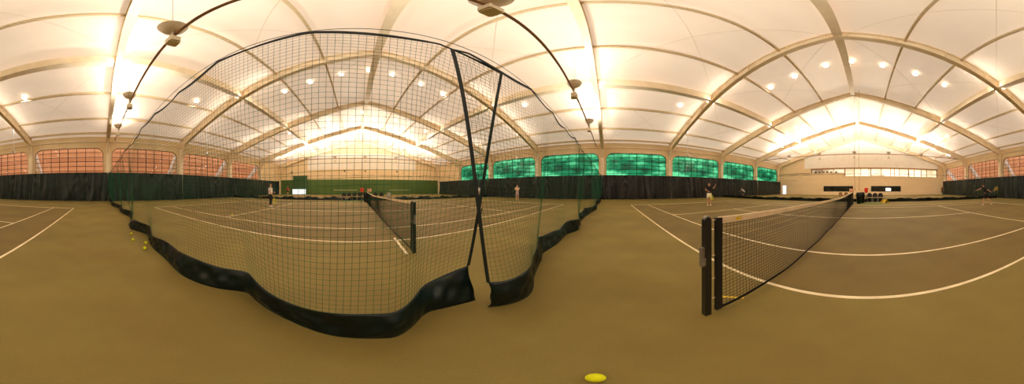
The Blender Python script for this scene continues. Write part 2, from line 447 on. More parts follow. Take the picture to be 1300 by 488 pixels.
o = b.build('lit_screen', M['spot']); o.location = (-4.6, G2 - .14, .92); tag(o, 'bright white screen glowing inside the right-hand low dark window', 'screen')
root = struct(empty('door_1', (18.72, G2 - .2, 0)), 'bright white door in the corner of the block wall')
b = MB(); b.box(-.5, .5, -.03, .03, .02, 2.1); b.build('door_leaf', M['glow'], root)  # leaf glows by emission in place of bright light on it
b = MB(); b.box(-.58, -.5, -.06, .23, 0, 2.15); b.box(.5, .58, -.06, .23, 0, 2.15); b.box(-.58, .58, -.06, .23, 2.1, 2.18); b.build('door_frame', M['whitepl'], root)
b = MB(); b.tube([(.4, .03, 1.0), (.4, .09, 1.0), (.28, .09, 1.0)], .015); b.build('door_handle', M['grey'], root)
# pipe runs on the block wall
b = MB(); b.tube([(WR - .4, G2 + .08, 4.75), (12.2, G2 + .08, 4.75)], .04); struct(b.build('trim_120', M['pipe']), 'thin horizontal pipe on the block wall')
b = MB(); b.tube([(WR - .4, G2 + .08, 3.2), (15.5, G2 + .08, 3.2)], .03); struct(b.build('trim_121', M['pipe']), 'short lower pipe on the block wall')
# furniture silhouettes in the gallery
def stool(x, y, z, s, lab):
    r = empty('bar_chair', (x, y, z), lab, 'chair', 'dark chairs in the gallery')
    b = MB(); b.box(-.22 * s, .22 * s, -.22 * s, .22 * s, .44, .5); b.build('seat', M['black'], r)
    b = MB(); b.box(-.22 * s, .22 * s, -.24 * s, -.2 * s, .52, .98); b.build('backrest', M['black'], r)
    for sx in (-1, 1):
        for sy in (-1, 1):
            b = MB(); b.tube([(sx * .19 * s, sy * .19 * s, 0), (sx * .19 * s, sy * .19 * s, .44)], .018, 6); b.build('leg', M['grey'], r)
for x in (11.3, 10.4, 9.5, 8.6, 7.7, 6.6): stool(x, G2 - .85, 4.16, 1.2, 'dark chair looking over the gallery rail at the stair end')
b = MB(); b.box(4.7, 12.4, G2 - 2, G2 - .3, 3.5, 4.16); struct(b.build('trim_130', M['brown']), 'raised step behind the gallery rail')
def table(x, y, z):
    r = empty('bar_table', (x, y, z), 'dark low counter standing in the gallery window', 'table')
    b = MB(); b.box(-1.4, 1.4, -.3, .3, .62, .72); b.build('tabletop', M['brown'], r)
    for sx in (-1.2, 1.2):
        b = MB(); b.box(sx - .05, sx + .05, -.25, .25, 0, .62); b.build('leg', M['black'], r)
table(-2.4, G2 - 1.0, 3.52)

# ------------------------------------------------------------------ wall drapes
def drape(xw, y0, y1, h, m, label, seed, sgn):
    rnd = random.Random(seed); nu, nv = 110, 14; b = MB(); vs = []
    ph = [rnd.uniform(0, 6.28) for _ in range(5)]
    swags = [(rnd.uniform(y0 + .7, y1 - .7), rnd.uniform(.35, .8)) for _ in range(3)]
    for j in range(nv + 1):
        v = j / nv
        for i in range(nu + 1):
            u = i / nu; y = y0 + (y1 - y0) * u
            q = y * 1.0 + .25 * math.sin(y * .9 + ph[0]) * (1 - v)
            d = .07 * math.sin(q * 9.5 + ph[1]) + .05 * math.sin(q * 17 + ph[2]) * v + .05 * math.sin(q * 4.1 + ph[3]) * (1 - v)
            for (cy, wd) in swags:
                e = abs(y - cy) / wd
                if e < 1: d += .09 * (1 - e) ** 1 * math.sin((v * 3.2 + e * 1.1) * 6) * v
            d += .1 * max(0, math.sin(y * 2.3 + ph[4] + 1.2 * math.sin(v * 3 + ph[2]))) ** 3 * (1 - .6 * v); d *= (.7 + .5 * (1 - v))
            z = h * v * (1 - .004 * math.sin(q * 9.5)) + .02
            vs.append((sgn * (d - .02), y - (y0 + y1) / 2, z))
    fs = [(j * (nu + 1) + i, j * (nu + 1) + i + 1, (j + 1) * (nu + 1) + i + 1, (j + 1) * (nu + 1) + i) for j in range(nv) for i in range(nu)]
    root = empty('wall_drape', (xw, (y0 + y1) / 2, 0), label, 'drape', 'vinyl backdrop drapes along the %s wall' % ('right' if sgn < 0 else 'left'))
    b.add(vs, fs); b.build('cloth', m, root, smooth=True)
    b = MB(); b.tube([(0, (y0 - y1) / 2, h + .03), (0, (y1 - y0) / 2, h + .03)], .025); b.build('top_rail', M['black'], root)
spec_r = ['second of the right wall, at the green corner', '', '', '', '', '', '', '']
where = ['nearest the green practice wall', 'second bay from the green practice wall', 'third bay from the green practice wall',
         'just beyond the near divider net', 'just this side of the near divider net', 'third bay from the block gable wall',
         'second bay from the block gable wall', 'nearest the block gable wall']
for k in range(8):
    for xw, sg, nm, m in ((WR - .62, -1, 'right', M['drape']), (WL + .62, 1, 'left', M['drapeL'])):
        if k == 0 and nm == 'left': y1 = 34.8
        else: y1 = COLS[k] - (1.2 if k == 0 else .02)
        drape(xw, COLS[k + 1] + .02, y1 if k else 34.6, 2.92 if nm == 'right' else 2.98, m,
              '%s drape on the %s wall, %s' % ('black' if nm == 'right' else 'dark green black', nm, where[k]), 100 + k + (50 if nm == 'left' else 0), sg)

# ------------------------------------------------------------------ divider net curtains
def interp(pts, s):
    if s <= pts[0][0]: return pts[0][1:]
    for i in range(len(pts) - 1):
        if s <= pts[i + 1][0]:
            t = (s - pts[i][0]) / max(1e-9, pts[i + 1][0] - pts[i][0])
            return tuple(pts[i][k] + t * (pts[i + 1][k] - pts[i][k]) for k in range(1, len(pts[i])))
    return pts[-1][1:]
def smooth_path(pts, step=.06):
    P = [Vector((p[0], p[1])) for p in pts]; out = []
    for i in range(len(P) - 1):
        p0 = P[max(i - 1, 0)]; p1 = P[i]; p2 = P[i + 1]; p3 = P[min(i + 2, len(P) - 1)]
        L = (p2 - p1).length; n_ = max(1, int(L / step))
        k = min(1.0, L / max((p1 - p0).length, 1e-6)), min(1.0, L / max((p3 - p2).length, 1e-6))
        m1 = (p2 - p0) * .5 * min(1, k[0]); m2 = (p3 - p1) * .5 * min(1, k[1])
        if m1.length > L: m1 = m1.normalized() * L
        if m2.length > L: m2 = m2.normalized() * L
        for q in range(n_):
            t = q / n_; t2 = t * t; t3 = t2 * t
            out.append((2 * t3 - 3 * t2 + 1) * p1 + (t3 - 2 * t2 + t) * m1 + (-2 * t3 + 3 * t2) * p2 + (t3 - t2) * m2)
    out.append(P[-1]); s = 0; res = [(0, out[0].x, out[0].y)]
    for i in range(1, len(out)):
        s += (out[i] - out[i - 1]).length; res.append((s, out[i].x, out[i].y))
    return res

def threads(b, lines, r):
    """lines: lists of points; every line becomes a 3-sided cord"""
    for pts in lines:
        o = len(b.v); n_ = len(pts)
        for i, p in enumerate(pts):
            q0 = pts[max(i - 1, 0)]; q1 = pts[min(i + 1, n_ - 1)]
            dx, dy, dz = q1[0] - q0[0], q1[1] - q0[1], q1[2] - q0[2]
            if abs(dz) > math.hypot(dx, dy):
                b.v += [(p[0] + r, p[1] + .5 * r, p[2]), (p[0] - r, p[1] + .5 * r, p[2]), (p[0], p[1] - r, p[2])]
            else:
                L = math.hypot(dx, dy) or 1; nx, ny = -dy / L, dx / L
                b.v += [(p[0] + nx * .5 * r, p[1] + ny * .5 * r, p[2] + r), (p[0] + nx * .5 * r, p[1] + ny * .5 * r, p[2] - r), (p[0] - nx * r, p[1] - ny * r, p[2])]
        for i in range(n_ - 1):
            a = o + 3 * i
            for k in range(3):
                k2 = (k + 1) % 3
                b.f.append((a + k, a + k2, a + 3 + k2, a + 3 + k))

def curtain(name, label, bottom, ytop, shift, hem_h, cell, r, ends, seed, ztop=2.80, sag=.05, pitch=.9, hemvar=.03, cat='divider net', edge=True, group=None, fold=.05, patch=None, hx=lambda s, S: 0):
    path = smooth_path(bottom); S = path[-1][0]
    rnd = random.Random(seed); ph = [rnd.uniform(0, 6.28) for _ in range(6)]
    def bot(s):
        x, y = interp_fast(path, s); return x, y
    def lean(s): return .05 + .05 * math.sin(s * 1.7 + ph[0]) + .02 * math.sin(s * 5 + ph[4])
    def hz(s): return hem_h + hx(s, S) + hemvar * math.sin(s * 2.3 + ph[1]) + hemvar * .6 * math.sin(s * 6.1 + ph[2])
    def hemtop(s):
        x, y = bot(s); return x, y + lean(s), hz(s)
    def top(s):
        x, y = bot(s); q = s / pitch
        z = ztop + .03 - sag * abs(math.sin(q * PI + ph[5])) ** 1.0
        xx = x + shift(x)
        return xx, ytop + .03 * math.sin(x * 2.2), z
    def P(s, v):
        a = hemtop(s); c = top(s)
        f = v + .0
        # folds fade toward the top
        fx = a[0] + (c[0] - a[0]) * (f ** 1.0)
        w = (1 - f) ** 1.3
        g = min(1, max(0, (abs(a[0]) - 4) / 4)); amp = (fold + .11 * g) * math.sin(PI * min(1, f * 1.0)) * math.sin(s * 3.1 + 1.5 * math.sin(s * 1.3) + ph[3])
        fy = c[1] + (a[1] - c[1]) * w + amp
        return (fx, fy, a[2] + (c[2] - a[2]) * f)
    x0 = bottom[0][0] if abs(bottom[0][0]) < abs(bottom[-1][0]) else bottom[-1][0]
    base = Vector((x0, ytop, 0))
    root = empty(name, base, label, cat, group)
    def loc(p): return (p[0] - base.x, p[1] - base.y, p[2])
    b = MB(); nu = int(S / cell); nvv = int((ztop - hem_h) / cell)
    L = []
    for i in range(nu + 1):
        s = S * i / nu; L.append([loc(P(s, k / 10)) for k in range(11)])
    hs = int(S / .12)
    for j in range(nvv + 1):
        v = j / nvv; L.append([loc(P(S * i / hs, v)) for i in range(hs + 1)])
    threads(b, L, r)
    b.build('netting', M['net'], root, fix=False)
    # hem skirt
    b = MB(); n_ = int(S / .05); vs = []; nz = 12
    for j in range(nz + 1):
        v = j / nz
        for i in range(n_ + 1):
            s = S * i / n_; x, y = bot(s); t = hemtop(s)
            bulge = .03 * math.sin(v * PI) * math.sin(s * 4.3 + ph[1]) - .02 * math.sin(v * PI) + math.sin(v * PI) * (.012 * math.sin(s * 17 + v * 6 + ph[2]) + .010 * math.sin(s * 31 - v * 9) + .02 * noise.noise(Vector((s * 3, v * 3, seed))))
            vs.append(loc((x + (t[0] - x) * v, y + (t[1] - y) * v + bulge, .006 + (t[2] - .006) * v)))
    b.add(vs, [(j * (n_ + 1) + i, j * (n_ + 1) + i + 1, (j + 1) * (n_ + 1) + i + 1, (j + 1) * (n_ + 1) + i) for j in range(nz) for i in range(n_)])
    b.build('hem', M['hem'], root, smooth=True, solid=.005, fix=False)
    # top strap
    b = MB(); vs = []
    for i in range(n_ + 1):
        s = S * i / n_; t = top(s); w = .009 + .012 * abs(math.sin(s * 2.1))
        vs += [loc((t[0], t[1], t[2] - w)), loc((t[0], t[1], t[2] + w))]
    b.add(vs, [(2 * i, 2 * i + 2, 2 * i + 3, 2 * i + 1) for i in range(n_)])
    b.build('top_strap', M['strap'], root, solid=.008, fix=False)
    if edge:
        for s in ends(S):
            b = MB(); pts = [P(s, k / 16) for k in range(17)]; vs = []
            for p in pts:
                vs += [loc((p[0] - .02, p[1] - .004, p[2])), loc((p[0] + .02, p[1] - .004, p[2]))]
            b.add(vs, [(2 * i, 2 * i + 1, 2 * i + 3, 2 * i + 2) for i in range(16)])
            b.build('edge_strap', M['strap'], root, solid=.006, fix=False)
    if patch:
        s0, s1, v0, v1 = patch; b = MB()
        q = [P(s0, v0), P(s1, v0), P(s1 + .01, v1), P(s0 + .01, v1)]; q = [loc((p[0], p[1] - .01, p[2])) for p in q]
        b.tube(q + [q[0]], .004, 5); b.build('patch_outline', M['strap'], root)
    return root
import bisect
def interp_fast(path, s):
    if not hasattr(interp_fast, 'c'): interp_fast.c = {}
    k = id(path)
    if k not in interp_fast.c: interp_fast.c[k] = ([p[0] for p in path], path)
    ks = interp_fast.c[k][0]
    i = min(max(bisect.bisect_right(ks, s) - 1, 0), len(path) - 2)
    a = path[i]; c = path[i + 1]; t = min(max((s - a[0]) / max(1e-9, c[0] - a[0]), 0), 1)
    return a[1] + (c[1] - a[1]) * t, a[2] + (c[2] - a[2]) * t

left_px = [(165.4, 276.7), (165.4, 290.8), (185.7, 298.4), (192.3, 313.8), (208.7, 328.5), (228.4, 348.2), (248, 358.7), (277.5, 367.2),
           (300.5, 370.2), (313.6, 372.8), (326.7, 384.3), (343, 395.7), (368.7, 408.4), (397.4, 420.5), (426, 427.7), (454.7, 430.5), (483.4, 430.5),
           (500.6, 429.7), (517.8, 420.5), (538, 400.4), (546.5, 396), (575.2, 389.5), (603.9, 381.8)]
left_pts = [(-17.0, 1.1), (-14.8, 1.2), (-12.6, 1.0), (-10.5, 1.35), (-8.8, 1.2)] + [px(*p) for p in left_px]
right_px = [(619, 390.9), (641.8, 388.4), (660, 383), (669.6, 378), (677.0, 367.5), (678.5, 351.9), (687, 331), (689.5, 322.3), (708, 310), (716.6, 301.4), (720, 297.9), (734, 292.7), (736.5, 282.2)]
right_pts = [px(*p) for p in right_px] + [(8.6, 1.05), (10.2, .85), (12.5, 1.1), (15, .95), (17.4, 1.15), (19.8, 1.1)]
CY = 1.05
curtain('divider_net', 'green divider net, left half, with a long black skirt trailing on the floor', left_pts, CY,
        lambda x: .26 * math.exp(-(1.04 - x) / .7), .345, .048, .00125, lambda S: (S,), 3, hx=lambda s, S: -.045 + .1 * math.exp(-(S - s) / .45), patch=(18.62, 18.74, .205, .265))
curtain('divider_net', 'green divider net, right half, its black skirt crumpled beside the walk-through gap', right_pts, CY - .0,
        lambda x: -.33 * math.exp(-(x - 1.06) / .7), .345, .048, .00125, lambda S: (0,), 5, hx=lambda s, S: .1 * math.exp(-s / .5), hemvar=.05, sag=.07)
# pre-existing sibling curtains further down the hall
rnd = random.Random(11)
def far_path(y): return [(x, y + rnd.uniform(-.18, .18)) for x in [WL + .95 + i * 1.8 for i in range(21)]] + [(WR - .95, y)]
curtain('divider_net', 'far divider net crossing the hall before the green practice wall', far_path(18.4), 18.4, lambda x: 0, .33, .10, .0012, lambda S: (0, S), 8, hemvar=.09, pitch=2, cat='divider net')
curtain('divider_net', 'far divider net crossing the hall before the block gable wall with windows', far_path(-16.2), -16.2, lambda x: 0, .34, .10, .0012, lambda S: (0, S), 9, hemvar=.05, pitch=2)
for y, lab in ((CY, 'thin steel cable holding up the near green divider net'), (18.4, 'thin steel cable of the divider net before the green wall'), (-16.2, 'thin steel cable of the divider net before the block wall')):
    b = MB(); b.tube([(WL, y, 2.95), (-9, y, 2.89), (1, y, 2.88), (11, y, 2.89), (WR, y, 2.95)], .0035, 6)
    o = b.build('support_cable', M['wire']); tag(o, lab, 'cable')

# ------------------------------------------------------------------ light fixtures on suspended pipes
XB = [-14.2, -8.9, -3.5, 1.9, 7.6, 13.1]
def fixture(x, y, zp, lab, grp, pw=800):
    r = empty('uplight', (x, y, zp), lab, 'uplight', grp)
    b = MB()
    prof = [(.05, .10), (.12, .12), (.22, .18), (.31, .28), (.36, .40), (.375, .42), (.365, .42), (.35, .40), (.30, .29), (.21, .195), (.1, .135), (.0, .13)]
    b.lathe(prof, 28); b.build('bowl', M['bowl'], r, smooth=True)
    b = MB(); b.lathe([(0, .14), (.05, .15), (.07, .22), (.05, .29), (0, .31)], 14); b.build('bulb', M['bulb'], r, smooth=True)
    b = MB(); b.tube([(0, 0, .13), (0, 0, -.35)], .035, 10); b.build('stem', M['box'], r)
    b = MB(); b.box(-.17, .17, -.13, .13, -.62, -.36); b.box(-.12, .12, -.15, .15, -.66, -.6); b.build('ballast_box', M['box'], r)
    b = MB(); b.tube([(.0, 0, .31), (.0, 0, roof_z(x) - zp - .02)], .008, 5); b.build('hanger_wire', M['wire'], r)
    ld = bpy.data.lights.new('bowl_light', 'SPOT'); ld.energy = pw; ld.color = (1, .935, .86); ld.shadow_soft_size = .12; ld.spot_size = math.radians(176); ld.spot_blend = .6
    lo = bpy.data.objects.new('bowl_light', ld); COL.objects.link(lo); lo.location = (x, y, zp + .43); lo.rotation_euler = (PI, 0, 0)
    return r
names = ['outermost by the left wall', 'second from the left wall', 'third from the left wall', 'third from the right wall', 'second from the right wall', 'outermost by the right wall']
for y, zp, where_, grp in ((1.8, 6.8, 'the pipe over the near divider net', 'near'), (-25.4, 6.8, 'the pipe before the block gable wall', 'block'), (29.2, 6.8, 'the pipe before the green practice wall', 'green')):
    for x, nm in zip(XB, names):
        fixture(x, y - .088, zp, 'metal bowl uplight on %s, %s' % (where_, nm), 'bowl uplights on ' + where_, 700 if grp == 'near' else 2400)
    b = MB(); b.tube([(WL, y, zp), (WR, y, zp)], .045, 10); b.tube([(WL, y, zp + .09), (WR, y, zp + .09)], .018, 6)
    tag(b.build('suspended_pipe', M['pipe']), 'long brown pipe under the roof, ' + where_, 'pipe')

# glowing discs added where the ceiling mirrors the bowl uplights
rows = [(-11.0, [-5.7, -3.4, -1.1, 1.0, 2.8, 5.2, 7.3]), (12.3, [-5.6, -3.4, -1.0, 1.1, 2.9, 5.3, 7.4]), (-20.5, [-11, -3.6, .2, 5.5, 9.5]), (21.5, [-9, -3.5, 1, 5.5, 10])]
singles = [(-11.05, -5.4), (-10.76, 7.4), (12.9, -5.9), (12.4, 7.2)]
def glint(x, y, lab, grp=None):
    zc = roof_z(x); r = empty('ceiling_glint', (x, y, zc - .002), lab, 'ceiling glint', grp)
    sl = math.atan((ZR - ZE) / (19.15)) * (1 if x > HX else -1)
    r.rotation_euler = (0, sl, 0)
    b = MB(); b.lathe([(.2, 0), (.24, -.02), (.24, -.06), (.2, -.06)], 20); b.build('rim', M['whitepl'], r)  # rim added around the glint disc, no real fixture here
    b = MB(); b.lathe([(.2, -.03), (.15, -.05), (.0, -.06)], 20); b.build('glint_disc', M['spot'], r)
    ld = bpy.data.lights.new('glint_fill_light', 'SPOT'); ld.energy = 260; ld.color = (1, .935, .86); ld.shadow_soft_size = .15; ld.spot_size = math.radians(160); ld.spot_blend = .5  # added downward fill for the floor, no real fixture here
    lo = bpy.data.objects.new('glint_fill_light', ld); COL.objects.link(lo); lo.location = (x, y, zc - .12)
ordn = ['first', 'second', 'third', 'fourth', 'fifth', 'sixth', 'seventh']
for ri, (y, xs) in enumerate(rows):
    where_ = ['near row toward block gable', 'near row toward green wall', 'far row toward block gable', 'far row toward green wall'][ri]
    for i, x in enumerate(xs): glint(x, y, 'round glowing ceiling glint, %s from the left, %s' % (ordn[i], where_), 'round ceiling glints ' + where_)
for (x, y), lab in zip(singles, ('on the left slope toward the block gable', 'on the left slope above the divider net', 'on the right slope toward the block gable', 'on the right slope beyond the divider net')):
    glint(x, y, 'single round glowing ceiling glint ' + lab)

# small white fans hung near the windows
for x, y, z, lab in ((15.6, 10.1, 4.8, 'beyond the divider net by the green windows'), (16.0, -8.2, 5.0, 'by the green windows toward the block gable'), (-14.5, -8.3, 5.1, 'by the brick-view windows toward the block gable'), (-13.6, 10.7, 5.1, 'by the brick-view windows beyond the divider net')):
    r = empty('ceiling_fan', (x, y, z), 'small white fan on a long rod ' + lab, 'fan')
    b = MB(); b.lathe([(0, -.12), (.12, -.1), (.16, 0), (.1, .1), (.03, .16), (.02, .2)], 16); b.build('motor', M['whitepl'], r, smooth=True)
    b = MB(); b.tube([(0, 0, .15), (0, 0, roof_z(x) - z)], .02, 8); b.build('rod', M['whitepl'], r)
    for k in range(3):
        a = k * 2 * PI / 3 + .4; b = MB(); d = Vector((math.cos(a), math.sin(a), 0)); b.beam(d * .12, d * .8 + Vector((0, 0, .02)), .14, .015); b.build('blade', M['whitepl'], r)

# ------------------------------------------------------------------ court lines
def court_lines(cy, lab):
    x0, x1 = 1.12 - 11.885, 1.12 + 11.885; d0, d1 = cy - 5.485, cy + 5.485; s0, s1 = cy - 4.115, cy + 4.115
    b = MB()
    def ln(ax, ay, bx, by, w=.05):
        xa, xb = sorted((ax, bx)); ya, yb = sorted((ay, by))
        if xb - xa > yb - ya: b.box(xa, xb, ya - w / 2, ya + w / 2, .0, .004)
        else: b.box(xa - w / 2, xa + w / 2, ya, yb, .0, .0045)
    for y in (d0, d1, s0, s1): ln(x0, y, x1, y)
    for x in (x0, x1): ln(x, d0, x, d1, .09)
    for x in (1.12 - 6.4, 1.12 + 6.4): ln(x, s0, x, s1)
    ln(1.12 - 6.4, cy, 1.12 + 6.4, cy)
    for x, s in ((x0, 1), (x1, -1)): ln(x, cy, x + s * .15, cy)
    tag(b.build('court_lines', M['line']), lab, 'court lines')
CA, CB = 2.93 + .914 + 5.485, -.73 - .914 - 5.485
court_lines(CB, 'cream painted lines of the near court, on the open side of the divider net')
court_lines(CA, 'cream painted lines of the court seen through the near divider net')
court_lines(CB - 16.9, 'cream painted lines of the far court before the block gable wall')

# ------------------------------------------------------------------ tennis nets
NX = 1.12
def tennis_net(ynear, yfar, lab, plab):
    sg = 1 if yfar > ynear else -1
    L = abs(yfar - ynear)
    def ztop(t):                      # t from 0..L
        c = L / 2; return .925 + .13 * (abs(t - c) / c) ** 1.2
    def pt(t, z): return (NX + .03 * math.sin(t * 1.3) * math.sin(PI * min(max(z, 0), 1)), ynear + sg * t, z)
    root = empty('tennis_net', (NX, ynear, 0), lab, 'tennis net')
    def loc(p): return (p[0] - NX, p[1] - ynear, p[2])
    e0 = .125; e1 = L - .125
    def zb(t): return .035 + .02 * math.sin(t * 2.1) ** 2
    b = MB(); Ls = []; cell = .046; n1 = int((e1 - e0) / cell)
    for i in range(n1 + 1):
        t = e0 + (e1 - e0) * i / n1; z0 = zb(t); z1 = ztop(t) - .05
        Ls.append([loc(pt(t, z0 + (z1 - z0) * k / 5)) for k in range(6)])
    for j in range(23):
        Ls.append([loc(pt(t, zb(t) + (ztop(t) - .05 - zb(t)) * j / 22)) for t in [e0 + (e1 - e0) * k / 90 for k in range(91)]])
    # doubled cords over the upper rows
    for j in (17.5, 19.5, 21.5):
        Ls.append([loc(pt(t, zb(t) + (ztop(t) - .05 - zb(t)) * j / 22)) for t in [e0 + (e1 - e0) * k / 90 for k in range(91)]])
    threads(b, Ls, .0023); b.build('netting', M['netb'], root, fix=False)
    def band(f0, f1, th, name, m, ta=e0, tb=e1):
        b = MB(); n_ = 60; vs = []
        for i in range(n_ + 1):
            t = ta + (tb - ta) * i / n_; p = loc(pt(t, 0)); z0, z1 = f0(t), f1(t)
            vs += [(p[0] - th, p[1], z0), (p[0] + th, p[1], z0), (p[0] + th, p[1], z1), (p[0] - th, p[1], z1)]
        fs = []
        for i in range(n_):
            for k in range(4): fs.append((4 * i + k, 4 * i + (k + 1) % 4, 4 * i + 4 + (k + 1) % 4, 4 * i + 4 + k))
        fs += [(0, 1, 2, 3), (4 * n_ + 3, 4 * n_ + 2, 4 * n_ + 1, 4 * n_)]
        b.add(vs, fs); return b.build(name, m, root)
    band(lambda t: ztop(t) - .06, lambda t: ztop(t), .012, 'headband', M['tape'])
    band(lambda t: zb(t) - .015, lambda t: zb(t) + .01, .008, 'bottom_tape', M['netb'])
    for t0 in (e0 - .035, e1 - .03):
        band(lambda t: .0 + .02, lambda t: ztop(t) - .005, .018, 'end_sleeve', M['black'], t0, t0 + .065)
    c = L / 2
    for q in ([(0, sg * .05, 1.03), (0, sg * .125, ztop(.125) - .02)], [(0, sg * (L - .05), 1.03), (0, sg * e1, ztop(e1) - .02)]):
        b = MB(); b.tube(q, .004, 6); b.build('headband_cable', M['tape'], root)
    for z in (.2, .45, .7):
        b = MB(); b.tube([(0, sg * .03, z + .02), (.015, sg * .07, z - .01), (0, sg * .1, z)], .004, 5); b.build('lacing', M['tape'], root)
    b = MB(); p = loc(pt(.36, 0)); b.box(p[0] - .014, p[0] + .014, p[1] - .04, p[1] + .04, ztop(.36) - .045, ztop(.36) - .018); b.build('label_patch', M['yellow'], root)
    for y, pl in ((ynear, plab[0]), (yfar, plab[1])):
        s2 = sg if y == ynear else -sg
        r = empty('net_post', (NX, y, 0), pl, 'net post')
        b = MB(); n_ = 10
        prof = [(-.03, 0), (-.03, 1.035)] + [(-.03 * math.cos(PI * i / n_), 1.035 + .03 * math.sin(PI * i / n_)) for i in range(1, n_)] + [(.03, 1.035), (.03, 0)]
        b.poly_prism([(-.03, a, z) for a, z in prof], (.06, 0, 0)); b.build('post', M['blackm'], r)
        b = MB(); b.box(-.02, .02, min(-s2 * .06, -s2 * .03), max(-s2 * .06, -s2 * .03), .62, .8); b.tube([(-.03, -s2 * .055, .66), (-.06, -s2 * .055, .66), (-.06, -s2 * .055, .72)], .008, 8); b.build('crank_housing', M['grey'], r)
        b = MB(); b.tube([(-.02, 0, 1.045), (.02, 0, 1.045)], .03, 14); b.build('pulley', M['grey'], r)
    return root
tennis_net(-.75, -13.53, 'tennis net with cream headband running away on the near open court', ('near black net post with grey crank, on the open side of the divider net', 'far black net post of the open court beside the chairs'))
tennis_net(2.93, 15.73, 'tennis net seen through the green divider netting', ('near black net post standing just behind the green divider netting', 'far black net post of the court behind the divider netting'))

# floor bits near the nets
b = MB(); a = Vector((.99, 3.95, .025)); c = Vector((.95, 2.86, .025)); b.beam(a, c, .05, .03); 
tag(b.build('singles_stick', M['line']), 'white wooden stick lying on the floor by the net post behind the netting', 'stick')
b = MB(); b.beam((1.3, -1.05, .003), (1.12, -1.2, .003), .03, .004); b.beam((1.22, -.9, .003), (1.3, -1.05, .003), .012, .004)
tag(b.build('tape_mark', M['yellow']), 'small scuffed yellow tape mark on the floor beside the near net post', 'tape')

# ------------------------------------------------------------------ balls
bm = bmesh.new(); bmesh.ops.create_uvsphere(bm, u_segments=32, v_segments=20, radius=.0365)
bme = bpy.data.meshes.new('tennis_ball'); bm.to_mesh(bme); bm.free(); bme.materials.append(M['ball'])
for p in bme.polygons: p.use_smooth = True
sm = MB(); pts = []
for i in range(49):
    t = 2 * PI * i / 48; a_ = .44 * 3.0
    v = Vector((math.cos(t) + .35 * math.cos(3 * t), math.sin(t) - .35 * math.sin(3 * t), 1.05 * math.sin(2 * t))).normalized() * .0333
    pts.append(v)
sm.tube(pts, .0011, 5, False)
seam0 = None
balls = [((756, 480), 'large-looking yellow tennis ball alone on the floor nearest the viewpoint'),
         ((167, 297), 'yellow tennis ball beside the crumpled skirt, farthest of the four'),
         ((169, 304.6), 'yellow tennis ball left by the divider skirt, second farthest of the four'),
         ((185.4, 308.2), 'yellow tennis ball touching the divider skirt, upper right of the four'),
         ((184, 315.4), 'yellow tennis ball by the divider skirt, nearest of the four'),
         ((294.6, 272.6), 'small yellow ball on the service line behind the netting'),
         ((1288, 252.3), 'pale ball lying at the foot of the left wall drapes'), ((155, 255.5), 'pale ball at the foot of the left drapes just behind the divider net'),
         ((769, 254), 'pale ball at the foot of the right drapes beside the divider net')]
for (q, lab) in balls:
    x, y = px(q[0], q[1], .0335)
    d = math.hypot(x, y)
    o = bpy.data.objects.new('tennis_ball', bme); COL.objects.link(o); o.location = (x, y, .0335); o.rotation_euler = (random.random() * 3, random.random() * 3, random.random() * 3)
    tag(o, lab, 'ball', 'tennis balls on the floor')
    if d < 6:
        if seam0 is None: so = sm.build('seam', M['seam'], o, smooth=True); seam0 = so.data
        else: so = bpy.data.objects.new('seam', seam0); COL.objects.link(so); so.parent = o

# ------------------------------------------------------------------ bench stations beyond the nets
def chair(x, y, rz, lab, grp, m=None):
    m = m or M['black']
    r = empty('folding_chair', (x, y, 0), lab, 'chair', grp, rz)
    b = MB(); b.box(-.23, .23, -.22, .22, .43, .47); b.build('seat', m, r)
    b = MB(); pts = [(-.23, -.24, .52)] + [(-.23 + .23 * (1 - math.cos(PI * i / 8)), -.26 - .02 * math.sin(PI * i / 8), .72 + .2 * math.sin(PI * i / 8)) for i in range(9)] + [(.23, -.24, .52)]
    b.poly_prism(pts, (0, .03, 0)); b.build('backrest', m, r)
    for sx in (-1, 1):
        for sy in (-1, 1):
            b = MB(); b.tube([(sx * .22, sy * .24, 0), (sx * .2, sy * .17, .44)], .013, 6); b.build('leg', M['grey'], r)
def cooler(x, y, lab):
    r = empty('drink_cooler', (x, y, 0), lab, 'drink cooler')
    b = MB(); b.lathe([(0, .98), (.13, .98), (.16, 1.05), (.17, 1.3), (.16, 1.33), (0, 1.33)], 20); b.build('jug', M['red'], r)
    b = MB(); b.lathe([(0, 1.33), (.17, 1.33), (.17, 1.37), (.05, 1.39), (0, 1.39)], 20); b.build('lid', M['red'], r)
    b = MB(); b.lathe([(0, .95), (.15, .95), (.15, .98), (0, .98)], 20); b.tube([(0, 0, .02), (0, 0, .95)], .025, 8); b.lathe([(0, 0), (.2, 0), (.2, .02), (0, .03)], 20); b.build('stand', M['blackm'], r)
    b = MB(); b.tube([(0, -.17, 1.03), (0, -.21, 1.03), (0, -.21, 1.0)], .012, 8); b.build('tap', M['whitepl'], r)
def bin_(x, y, lab):
    r = empty('waste_bin', (x, y, 0), lab, 'waste bin')
    b = MB(); b.lathe([(0, 0), (.2, 0), (.25, .75), (.26, .78), (.24, .78), (.19, .05), (0, .05)], 20); b.build('barrel', M['hem'], r, smooth=True)
    b = MB(); pr = [(.255, .6), (.275, .72), (.28, .82), (.2, .98)]; 
    b.lathe(pr, 9); b.build('bin_liner', M['black'], r)
def at(px_, y): 
    a = (px_ - 450) / 206.9; return math.tan(a) * y
G = 'black chairs by the far end of the netted court'
Y1 = 17.3
for i, (p, lab) in enumerate(((436.5, 'leftmost black chair of the four left of the net by the far skirt'), (443.2, 'second from left of the four black chairs left of the net'), (449.9, 'third from left of the four black chairs left of the net'), (456.6, 'black chair nearest the red cooler at the far end of the netted court'), (477, 'black chair just right of the far end of the netted court\'s net'), (484.5, 'second black chair right of the netted court\'s net'))):
    chair(at(p, Y1), Y1 + random.uniform(-.1, .1), PI + random.uniform(-.04, .04), lab, G)
